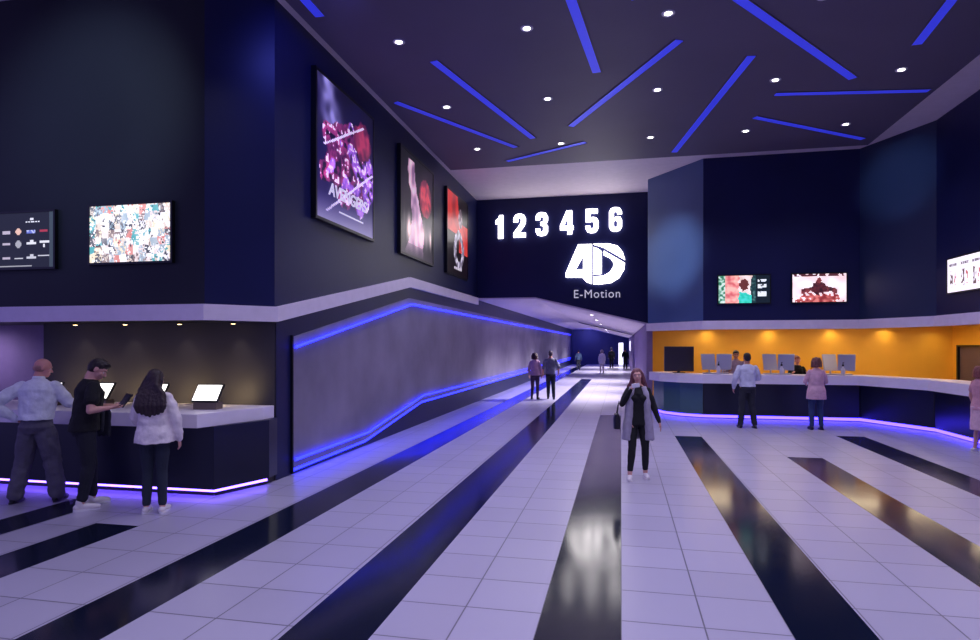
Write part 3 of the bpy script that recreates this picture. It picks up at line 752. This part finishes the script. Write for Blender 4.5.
def person(label, loc, rz, H=1.75, sex='m', vox=0.009, lean=0.0, head=(0, 0, 0), arms=None, legs=None, hands=None, skin='fair',
           top=None, bottom=None, shoe=None, hair=None, extra=None, group=None, build=1.0, face=True):
    S = H / 1.75
    f = sex == 'f'
    sh = (0.165 if f else 0.195)
    A = {'L': [(-sh - .07, -.02, 1.14), (-sh - .08, .06, .90)], 'R': [(sh + .07, -.02, 1.14), (sh + .08, .06, .90)]}
    if arms: A.update(arms)
    G = {'L': [(-.10, .03, .50), (-.11, -.02, .09)], 'R': [(.10, .03, .50), (.11, -.02, .09)]}
    if legs: G.update(legs)
    def T(p):
        p = Vector(p)
        if lean and p.z > .95:
            a = -lean * min(1, (p.z - .95) / .25); q = p - Vector((0, 0, .95)); q = Matrix.Rotation(a, 3, 'X') @ q; p = q + Vector((0, 0, .95))
        return p * S
    hp, hyaw, hroll = head
    HR = Matrix.Rotation(hyaw, 3, 'Z') @ Matrix.Rotation(hp, 3, 'X') @ Matrix.Rotation(hroll, 3, 'Y')
    NB = Vector((0, -.012, 1.53))
    def TH(p): return T(NB + HR @ (Vector(p) - NB))
    skm = SK[skin]
    v = vox
    # --- body
    b = MB()
    b.ell((0, -.005, 1.665), (.075, .094, .088), fn=TH); b.ell((0, .035, 1.60), (.054, .058, .075), fn=TH); b.ell((0, .062, 1.555), (.028, .028, .022), fn=TH)
    b.tube([(0, .088, 1.645), (0, .108, 1.612)], [.009, .014], fn=TH, n=8)
    b.ell((0, .082, 1.575), (.024, .014, .011), fn=TH); b.ell((0, .080, 1.668), (.05, .014, .010), fn=TH)
    for s in (-1, 1):
        b.ell((s * .077, -.008, 1.63), (.011, .020, .032), fn=TH)
        b.ell((s * .040, .058, 1.61), (.022, .022, .020), fn=TH)
    b.tube([(0, -.02, 1.44), (0, -.012, 1.53), (0, -.002, 1.58)], [.058, .052 if f else .06, .052], fn=T)
    cw = .150 if f else .175
    tors = [(0, 0, .88, .15, .10), (0, -.01, .95, .165 if f else .158, .115), (0, 0, 1.08, .125 if f else .145, .10), (0, .005, 1.25, cw * .93, .115), (0, 0, 1.36, cw, .112), (0, -.01, 1.44, cw * .82, .085), (0, -.015, 1.50, .07, .06)]
    b.loft(tors, fn=T)
    if f:
        for s in (-1, 1): b.ell((s * .07, .085, 1.29), (.062, .055, .06), fn=T)
    SHO = {}
    for k, s in (('L', -1), ('R', 1)):
        so = Vector((s * (sh - .012), -.01, 1.415)); el, wr = [Vector(q) for q in A[k]]; SHO[k] = so
        ru = .045 if f else .054
        b.tube([so, so.lerp(el, .5), el], [ru * .84, ru * .93, ru * .78], fn=T)
        b.tube([el, el.lerp(wr, .35), wr], [ru * .78, ru * .76, ru * .5], fn=T, flat=.95)
        # hand
        hd = (hands or {}).get(k, {})
        d = Vector(hd.get('dir', (wr - el))).normalized()
        nrm = Vector(hd.get('palm', (-s, 0.2, 0)))
        nrm = (nrm - d * nrm.dot(d)).normalized(); w_ = d.cross(nrm)          # side axis
        if 'thumb' in hd:
            if w_.dot(Vector(hd['thumb'])) < 0: w_ = -w_
        elif w_.dot(Vector((0, 1, 0.2))) < 0: w_ = -w_
        curl = hd.get('curl', .45)
        hs = .92 if f else 1.0
        pc = wr + d * .045 * hs
        M3 = Matrix((w_, d, nrm)).transposed()
        b.ell(pc + d * .01, (.038 * hs, .052 * hs, .015 * hs), R=M3, fn=T)
        b.tube([wr - d * .01, wr + d * .03], [.024 * hs, .022 * hs], fn=T)
        for q, (off, ln) in enumerate(((.028, .070), (.009, .080), (-.010, .075), (-.028, .058))):
            p0 = wr + d * .082 * hs + w_ * off * hs; c1 = curl * .6; c2 = curl * 1.6
            d1 = (d * math.cos(c1) + nrm * math.sin(c1)); d2 = (d * math.cos(c2) + nrm * math.sin(c2))
            p1 = p0 + d1 * ln * .5 * hs; p2 = p1 + d2 * ln * .5 * hs
            b.tube([p0 - d * .02, p0, p1, p2], [.0095, .0095, .0085, .0072], n=8, fn=T)
        t0 = wr + d * .022 * hs + w_ * .022 * hs; t1 = t0 + (w_ * .7 + d * .6 + nrm * .35).normalized() * .04 * hs; t2 = t1 + (w_ * .25 + d * .9 + nrm * .4).normalized() * .032 * hs
        b.tube([t0, t1, t2], [.014, .011, .009], n=8, fn=T)
    for k, s in (('L', -1), ('R', 1)):
        hj = Vector((s * .088, 0, .92)); kn, an = [Vector(q) for q in G[k]]
        b.tube([hj, hj.lerp(kn, .5), kn], [.088, .074, .056], fn=T)
        b.tube([kn, kn.lerp(an, .35), an], [.056, .056, .038], fn=T)
        b.tube([an + Vector((0, -.02, -.045)), an + Vector((s * .012, .11, -.055))], [.034, .03], fn=T, flat=.8)
    root = rmesh(b, 'person', skm, None, v, 3)
    root.location = loc; root.rotation_euler = (0, 0, rz)
    tag(root, label, 'person', group)
    if face and v < .012:
        for s in (-1, 1):
            e = MB(); e.ell((s * .031, .076, 1.637), (.012, .008, .0065), fn=TH, nu=10, nv=8); eo = e.build('eye', M_eye_w, root, smooth=True)
            e = MB(); e.ell((s * .031, .0822, 1.637), (.0055, .003, .0055), fn=TH, nu=8, nv=6); e.build('iris', M_eye_d, eo, smooth=True)
            if hair:
                e = MB(); e.tube([(s * .016, .093, 1.660), (s * .034, .092, 1.664), (s * .05, .080, 1.658)], .0042, fn=TH, n=6); e.build('eyebrow', hair['m'], root, smooth=True)
        e = MB(); e.ell((0, .0935, 1.579), (.021, .006, .0045), fn=TH, nu=10, nv=6); e.ell((0, .0925, 1.572), (.017, .006, .0045), fn=TH, nu=10, nv=6)
        e.build('lips', M_lip, root, smooth=True)
    # --- trousers / skirt
    if bottom:
        lo = bottom.get('loose', .012); b = MB(); mt = bottom['m']; zt = bottom.get('waist', 1.02); kk = bottom.get('kind', 'trousers')
        hw = .168 if f else .162
        b.loft([(0, -.005, .84, hw * .98, .118), (0, -.012, .92, hw + lo, .128 + lo * .5), (0, -.005, zt - .04, hw * .92 + lo * .4, .118), (0, 0, zt, hw * .88 + lo * .3, .112)], fn=T)
        if kk == 'trousers':
            for k, s in (('L', -1), ('R', 1)):
                hj = Vector((s * .086, 0, .90)); kn, an = [Vector(q) for q in G[k]]; an2 = an.lerp(kn, bottom.get('crop', .02))
                b.tube([hj, hj.lerp(kn, .5), kn, kn.lerp(an2, .4), an2], [.090 + lo * .6, .080 + lo, .060 + lo, .058 + lo, .044 + lo * bottom.get('cuff', 1.0)], fn=T)
        else:
            zz = bottom.get('hem', .55)
            b.loft([(0, 0, zz, bottom.get('flare', .2), .16), (0, 0, .75, .19, .14), (0, -.01, .92, .175, .13)], fn=T)
        rmesh(b, kk, mt, root, v, 3, disp=.004 + lo * .25, dscale=.13)
        if bottom.get('belt'):
            b = MB(); b.loft([(0, 0, zt - .03, hw * .93 + .016, .128), (0, 0, zt + .005, hw * .91 + .016, .126)], fn=T); b.build('belt', mat('dark_leather', (26, 20, 20), .4), root, smooth=True)
    # --- shoes
    if shoe:
        for k, s in (('L', -1), ('R', 1)):
            kn, an = [Vector(q) for q in G[k]]; b = MB()
            fx = s * .022
            b.tube([an + Vector((0, -.045, -.05)), an + Vector((0, .02, -.045)), an + Vector((fx * .7, .10, -.055)), an + Vector((fx, .165, -.062))], [.037, .042, .042, .030], fn=T)
            if shoe.get('high', 1): b.tube([an + Vector((0, -.015, -.03)), an + Vector((0, -.015, .01))], [.044, .041], fn=T)
            sh_ = rmesh(b, 'shoe', shoe['m'], root, v, 2)
            b = MB(); zz = an.z - .09
            b.loft([(an.x + fx * .4, an.y + .055, zz, .043, .138), (an.x + fx * .4, an.y + .055, zz + .022, .042, .136)], fn=T, pw=2.6); b.build('sole', shoe.get('sole', shoe['m']), sh_)
    # --- top
    if top:
        ex = top.get('ease', .014); hem = top.get('hem', .90); fl_ = top.get('flare', 0.0); b = MB()
        hipx = (.168 if f else .160)
        rg_ = [(0, -.008, hem, hipx * (.97 if hem < .99 else .9) + ex + fl_, .122 + ex + fl_ * .7)]
        if hem < .93: rg_.append((0, -.01, .95, hipx * .98 + ex + fl_ * .7, .118 + ex + fl_ * .5))
        rg_ += [(0, 0, 1.08, (.132 if f else .148) + ex + fl_ * .55, .102 + ex + fl_ * .4), (0, .005, 1.25, cw * .94 + ex + fl_ * .3, .115 + ex + fl_ * .3), (0, 0, 1.36, cw * 1.0 + ex, .112 + ex), (0, -.01, 1.415, cw * .92 + ex * .6, .095 + ex * .6), (0, -.014, 1.46, cw * .72 + ex * .3, .08 + ex * .4), (0, -.018, top.get('neck', 1.495), .075, .068)]
        b.loft(rg_, fn=T)
        if f:
            for s in (-1, 1): b.ell((s * .07, .085, 1.29), (.066 + ex * .5, .058 + ex * .5, .064), fn=T)
        sl = top.get('sleeve', 1.0); sr = top.get('sr', .012); ru = .045 if f else .054
        if sl > 0:
            for k, s in (('L', -1), ('R', 1)):
                so = SHO[k]; el, wr = [Vector(q) for q in A[k]]
                if sl <= .5:
                    e2 = so.lerp(el, sl * 2); b.tube([so, so.lerp(e2, .5), e2], [(ru + sr) * .86, ru + sr, ru * .95 + sr * 1.3], fn=T)
                else:
                    w2 = el.lerp(wr, min(.98, (sl - .5) * 2))
                    b.tube([so, so.lerp(el, .3), so.lerp(el, .6), el], [(ru + sr) * .84, (ru + sr) * .96, ru + sr, ru * .84 + sr * 1.1], fn=T)
                    b.tube([el, el.lerp(w2, .4), w2], [ru * .84 + sr * 1.1, ru * .8 + sr, ru * .56 + sr * .7], fn=T)
        rmesh(b, top.get('name', 'shirt'), top['m'], root, v, 3, disp=top.get('disp', .006), dscale=.11)
        if top.get('collar'):
            b = MB(); b.loft([(0, -.015, 1.48, .074, .072), (0, -.012, 1.53, .062, .062)], fn=T); b.build('collar', top['m'], root, smooth=True)
    # --- hair
    if hair:
        b = MB(); st = hair['style']
        if st == 'fringe':      # bald crown, short hair round the back
            b.ell((0, -.03, 1.625), (.079, .074, .05), fn=TH)
        else:
            b.ell((0, -.016, 1.683), (.083, .099, .083), fn=TH); b.ell((0, -.045, 1.645), (.080, .070, .085), fn=TH)
            if st == 'short': b.ell((0, .045, 1.728), (.062, .05, .030), fn=TH)
        if st == 'long':
            zb = hair.get('to', 1.18); n = 7
            for q in range(n):
                x = (q / (n - 1) - .5); dz = .05 * abs(x)
                b.tube([TH((x * .13, -.045, 1.67)) / S, TH((x * .17, -.078, 1.56)) / S, T((x * .25, -.115, 1.45)) / S, T((x * .30, -.155, 1.32)) / S, T((x * .27, -.150, zb + dz * 2)) / S], [.035, .042, .045, .040, .022], fn=lambda p: p * S, n=10)
            for s in (-1, 1):
                b.tube([TH((s * .062, .01, 1.70)) / S, TH((s * .085, -.005, 1.62)) / S, TH((s * .088, -.02, 1.53)) / S, T((s * .095, -.05, 1.44)) / S], [.028, .026, .028, .022], fn=lambda p: p * S, n=10)
        if st == 'bun': b.ell((0, -.10, 1.73), .045, fn=TH)
        if st == 'bob':
            for q in range(9):
                a = PI * (q / 8); x = math.cos(a) * .092; y = -math.sin(a) * .075 - .01
                b.tube([TH((x * .7, y * .7, 1.72)) / S, TH((x, y, 1.64)) / S, TH((x * 1.1, y * 1.15, 1.545)) / S], [.034, .038, .030], fn=lambda p: p * S, n=8)
        rmesh(b, 'hair', hair['m'], root, min(v, .01) if v < .015 else v, 2, disp=hair.get('disp', .005), dscale=.035)
    root['_T'] = 0; del root['_T']
    return root, T

def world_pt(root, T, p):
    q = T(p); return Matrix.Rotation(root.rotation_euler.z, 3, 'Z') @ q + root.location

B_jeans = cloth('navy_denim', (34, 42, 68)); B_black = cloth('black', (15, 15, 20)); B_grey = cloth('grey_wool', (92, 88, 104)); B_dk = cloth('charcoal', (36, 38, 50))
W_shoe = mat('white_leather', (222, 214, 216), .45); K_shoe = mat('black_leather', (20, 18, 26), .35)

# 1 bald man at the left counter
person('bald person in pale blue shirt and grey trousers, hand on hip', (-7.30, 6.55, 0), math.radians(20), 1.83, 'm', .008,
       lean=.10, head=(-.20, -.95, 0), skin='pink',
       arms={'L': [(-.42, -.16, 1.18), (-.24, .00, 1.02)], 'R': [(.30, .10, 1.20), (.30, .37, 1.20)]},
       hands={'L': dict(dir=(.6, .5, -.5), palm=(.4, -.2, .3), curl=.5), 'R': dict(dir=(.2, 1, -.12), palm=(0, 0, -1), thumb=(-1, 0, 0), curl=.5)},
       legs={'L': [(-.16, .03, .50), (-.22, -.04, .09)], 'R': [(.15, .05, .50), (.23, .0, .09)]},
       top=dict(m=cloth('pale_blue', (226, 230, 240)), hem=1.00, ease=.042, sleeve=1, sr=.022, collar=1, disp=.012, name='shirt'),
       bottom=dict(m=B_grey, loose=.036, belt=1, cuff=1.3, waist=1.04), shoe=dict(m=K_shoe), hair=dict(m=hairm('grey_stubble', (176, 128, 120)), style='fringe', disp=.001))
# 2 man in black T-shirt
RB = math.radians(-34)
pb, TB = person('person in a black T-shirt and white sneakers looking down at a held tablet', (-6.44, 6.42, 0), RB, 1.85, 'm', .008,
       lean=.12, head=(-.50, -.35, 0), skin='fair',
       arms={'R': [(.27, -.02, 1.15), (.22, .19, 1.19)], 'L': [(-.24, .06, 1.16), (-.01, .25, 1.20)]},
       hands={'L': dict(dir=(.4, 1, .1), palm=(.2, 0, 1), thumb=(-1, 0, 0), curl=.5), 'R': dict(dir=(-.1, 1, .1), palm=(-.2, 0, 1), thumb=(1, 0, 0), curl=.5)},
       legs={'L': [(-.12, .08, .50), (-.13, .10, .09)], 'R': [(.10, .02, .50), (.12, -.06, .09)]},
       top=dict(m=B_black, hem=.90, ease=.036, sleeve=.28, sr=.024, disp=.008, name='t_shirt'),
       bottom=dict(m=cloth('black_denim', (24, 26, 38)), loose=.012, crop=.12), shoe=dict(m=W_shoe, sole=M_white), hair=dict(m=hairm('dark_brown', (34, 24, 24)), style='short'))
q = world_pt(pb, TB, (.13, .345, 1.275))
tb = empty('tablet_computer', q, RB); tag(tb, 'black tablet held by the person in the black T-shirt', 'tablet')
b = MB(); b.obox((0, 0, 0), .26, .19, .012, Matrix.Rotation(.95, 3, 'X')); b.build('tablet_body', M_black, tb, bevel=.004)
b = MB(); b.obox(Matrix.Rotation(.95, 3, 'X') @ Vector((0, 0, .0075)), .23, .165, .003, Matrix.Rotation(.95, 3, 'X')); b.build('tablet_screen', mat('dim_screen', (60, 60, 76), .2), tb)
q = world_pt(pb, TB, (-.11, .17, 1.13))
b = MB()
for k in range(5):
    x = (k - 2) * .035
    b.tube([(x, .05, -.04 - .28 + .02 * (k % 2)), (x, .05, -.03), (x, 0, .055), (x, -.05, -.03), (x, -.055, -.24)], [.026, .026, .024, .026, .024], n=8)
jk = rmesh(b, 'folded_jacket', B_dk, None, .01, 3, disp=.008); jk.location = q; jk.rotation_euler = (0, 0, math.radians(0)); tag(jk, 'dark jacket hanging over the forearm of the person in the black T-shirt', 'jacket')
# 3 woman with long hair
person('person with long dark hair and loose white sweater at the left counter', (-5.47, 6.44, 0), math.radians(22), 1.70, 'f', .008,
       head=(-.15, -.45, 0), skin='fair',
       arms={'L': [(-.23, .04, 1.17), (-.19, .20, 1.04)], 'R': [(.24, .0, 1.15), (.26, .07, .88)]},
       legs={'L': [(-.085, .03, .50), (-.09, -.01, .09)], 'R': [(.08, .02, .50), (.10, -.03, .09)]},
       top=dict(m=cloth('cream_knit', (238, 228, 228)), hem=.86, ease=.036, flare=.03, sleeve=.97, sr=.028, disp=.014, name='sweater'),
       bottom=dict(m=cloth('dark_denim', (34, 42, 58)), loose=.004, crop=.06), shoe=dict(m=W_shoe, sole=M_white, high=0), hair=dict(m=hairm('dark_chestnut', (48, 32, 36)), style='long', to=1.20))
# 4 woman walking towards the viewer
pc_, TC = person('person in grey sleeveless coat over black clothes walking forward, hand raised to mouth', (0.25, 9.58, 0), math.radians(184), 1.64, 'f', .008,
       head=(.04, -.1, .10), skin='fair',
       arms={'R': [(.25, .04, 1.19), (.12, .20, 1.44)], 'L': [(-.25, .0, 1.14), (-.33, .04, .90)]},
       hands={'R': dict(dir=(-.5, .1, .7), palm=(-.6, -.5, 0), curl=.9, thumb=(-.5, -.5, .5)), 'L': dict(dir=(-.25, .1, -1), palm=(1, 0, 0), curl=.35)},
       legs={'L': [(-.11, .04, .50), (-.12, -.05, .09)], 'R': [(.10, .10, .50), (.14, .14, .09)]},
       top=dict(m=B_black, hem=.86, ease=.012, flare=.01, sleeve=.98, sr=.010, name='top'),
       bottom=dict(m=B_black, loose=.002, crop=.16), shoe=dict(m=W_shoe, high=0), hair=dict(m=hairm('auburn', (112, 62, 70)), style='long', to=1.33))
b = MB()
for s in (-1, 1):
    R_ = []
    for z, x, w_, y, dp in ((.62, .19, .10, .0, .13), (.80, .185, .085, -.0, .135), (1.0, .165, .07, .0, .135), (1.2, .150, .065, .0, .135), (1.35, .135, .055, -.0, .12), (1.47, .10, .045, -.01, .085)):
        R_.append((s * (x - .025), y, z, w_ * .62 + .03, dp + .008))
    b.loft(R_, fn=TC, n=20)
b.loft([(0, -.10, .62, .20, .035), (0, -.115, .80, .19, .035), (0, -.115, 1.0, .17, .03), (0, -.115, 1.2, .16, .03), (0, -.105, 1.38, .15, .03), (0, -.09, 1.48, .09, .03)], fn=TC)
rmesh(b, 'sleeveless_coat', cloth('light_grey', (166, 158, 176)), pc_, .01, 3, disp=.008)
q = world_pt(pc_, TC, (.06, .25, 1.50))
b = MB(); b.obox((0, 0, 0), .115, .014, .06, Matrix.Rotation(.15, 3, 'Y')); ph = b.build('phone', mat('white_phone_shell', (230, 226, 234), .3), bevel=.004)
ph.location = q; ph.rotation_euler = (0, 0, math.radians(184)); tag(ph, 'small white phone held up at the mouth of the walking person', 'phone')
q = world_pt(pc_, TC, (.335, .0, .92))
b = MB(); b.loft([(0, 0, -.12, .05, .12), (0, 0, .02, .055, .125), (0, 0, .10, .035, .11)], pw=3); b.tube([(0, -.09, .08), (-.02, -.06, .22), (-.035, 0, .29), (-.02, .06, .22), (0, .09, .08)], .009, n=8)
hb = rmesh(b, 'handbag', mat('black_bag_leather', (20, 18, 24), .4), None, .007, 2); hb.location = q; hb.rotation_euler = (0, 0, math.radians(184)); tag(hb, 'black handbag hanging from the bent arm of the walking person', 'handbag')
# 5, 6 couple in the distance
person('person with dark red curly hair and pink top, left of the walking pair', (-3.12, 22.8, 0), math.radians(-6), 1.70, 'f', .013, skin='tan',
       top=dict(m=cloth('dusty_pink', (186, 146, 168)), hem=.90, ease=.02, flare=.02, sleeve=.9), bottom=dict(m=cloth('plum', (76, 54, 78)), loose=.004, crop=.1), shoe=dict(m=K_shoe),
       hair=dict(m=hairm('dark_red', (62, 28, 40)), style='bob', disp=.02))
person('person in grey top and dark trousers, right of the walking pair', (-2.55, 22.9, 0), math.radians(4), 1.78, 'm', .013, skin='tan',
       arms={'R': [(.30, -.04, 1.16), (.28, .10, .95)]},
       legs={'L': [(-.08, .10, .50), (-.09, .10, .09)], 'R': [(.10, -.02, .50), (.12, -.14, .09)]},
       top=dict(m=cloth('slate', (108, 108, 128)), hem=.90, ease=.02, sleeve=.6), bottom=dict(m=B_dk, loose=.012), shoe=dict(m=K_shoe), hair=dict(m=hairm('mid_brown', (70, 56, 60)), style='short'))
# 7, 8 customers at the ticket counter
person('person in a white shirt and dark trousers at the ticket counter, seen from behind', (2.98, 15.9, 0), math.radians(6), 1.80, 'm', .010, skin='tan', lean=.04,
       arms={'L': [(-.28, -.02, 1.16), (-.28, .10, .93)], 'R': [(.27, .05, 1.17), (.16, .30, 1.15)]},
       legs={'L': [(-.11, .03, .50), (-.15, .02, .09)], 'R': [(.11, .03, .50), (.16, -.02, .09)]},
       top=dict(m=cloth('white_cotton', (206, 208, 224)), hem=.97, ease=.028, sleeve=1, sr=.018, disp=.01), bottom=dict(m=B_dk, loose=.018), shoe=dict(m=K_shoe), hair=dict(m=hairm('black_brown', (26, 20, 24)), style='short'))
person('person in a long pale pink top and blue jeans at the ticket counter', (4.52, 15.95, 0), math.radians(4), 1.70, 'f', .010, skin='fair',
       arms={'L': [(-.24, .04, 1.16), (-.16, .24, 1.10)], 'R': [(.24, .04, 1.16), (.22, .22, 1.04)]},
       top=dict(m=cloth('pale_pink', (212, 170, 184)), hem=.74, ease=.016, flare=.05, sleeve=.55), bottom=dict(m=cloth('blue_denim', (44, 62, 104)), loose=.006), shoe=dict(m=K_shoe, high=0),
       hair=dict(m=hairm('light_brown', (112, 70, 66)), style='bob'))
# 9, 10 staff behind the counter
person('person with dark hair in a pale lilac shirt standing behind the ticket counter', (3.24, 18.95, 0), math.radians(175), 1.84, 'm', .010, skin='tan', head=(-.15, 0, 0),
       arms={'L': [(-.27, .05, 1.17), (-.2, .28, 1.22)], 'R': [(.27, .05, 1.17), (.2, .28, 1.22)]},
       top=dict(m=cloth('pale_lilac', (176, 160, 186)), hem=.92, ease=.02, collar=1), bottom=dict(m=B_dk), shoe=dict(m=K_shoe), hair=dict(m=hairm('black', (30, 22, 24)), style='short'))
person('person with reddish hair and black top behind the ticket counter', (4.88, 18.95, 0), math.radians(178), 1.68, 'f', .010, skin='pink', head=(-.1, 0, 0),
       arms={'L': [(-.25, .05, 1.17), (-.2, .26, 1.26)], 'R': [(.25, .05, 1.17), (.2, .26, 1.26)]},
       top=dict(m=B_black, hem=.92, ease=.016), bottom=dict(m=B_dk), shoe=dict(m=K_shoe), hair=dict(m=hairm('copper', (150, 74, 58)), style='bun'))
# 11 at the right edge
person('person in a pink dress at the right edge of the photo, beside the counter', (6.55, 13.2, 0), math.radians(-80), 1.60, 'f', .010, skin='fair',
       top=dict(m=cloth('rose', (206, 150, 164)), hem=.86, ease=.014, sleeve=.3), bottom=dict(m=cloth('pale_rose', (214, 176, 190)), kind='skirt', hem=.45), shoe=dict(m=W_shoe, high=0), hair=dict(m=hairm('auburn_light', (126, 70, 68)), style='bob'))
# far corridor
person('distant person dressed in white standing in the corridor', (-1.33, 44.9, 0), .2, 1.66, 'f', .02, top=dict(m=cloth('white', (232, 226, 236)), hem=.7, ease=.03, flare=.05), bottom=dict(m=cloth('beige', (190, 176, 184))), shoe=dict(m=K_shoe), hair=dict(m=hairm('fair', (170, 150, 150)), style='bob'))
person('distant person in black beside the bright doorway, left of it', (-0.80, 54.5, 0), .2, 1.75, 'm', .02, skin='tan', top=dict(m=B_black, ease=.04, flare=.02), bottom=dict(m=B_black, loose=.02), shoe=dict(m=K_shoe), hair=dict(m=hairm('black', (30, 22, 24)), style='short'))
person('distant person in deep blue by the left end of the corridor wall', (-3.3, 49.5, 0), .3, 1.60, 'm', .02, skin='tan', top=dict(m=cloth('deep_blue', (60, 80, 110)), ease=.03), bottom=dict(m=B_dk, loose=.02), shoe=dict(m=K_shoe), hair=dict(m=hairm('black', (30, 22, 24)), style='short'))
person('distant person in dark clothes close to the right corridor wall', (0.35, 52.5, 0), -.2, 1.72, 'm', .02, skin='tan', top=dict(m=B_black, ease=.03), bottom=dict(m=B_black, loose=.02), shoe=dict(m=K_shoe), hair=dict(m=hairm('black', (30, 22, 24)), style='short'))
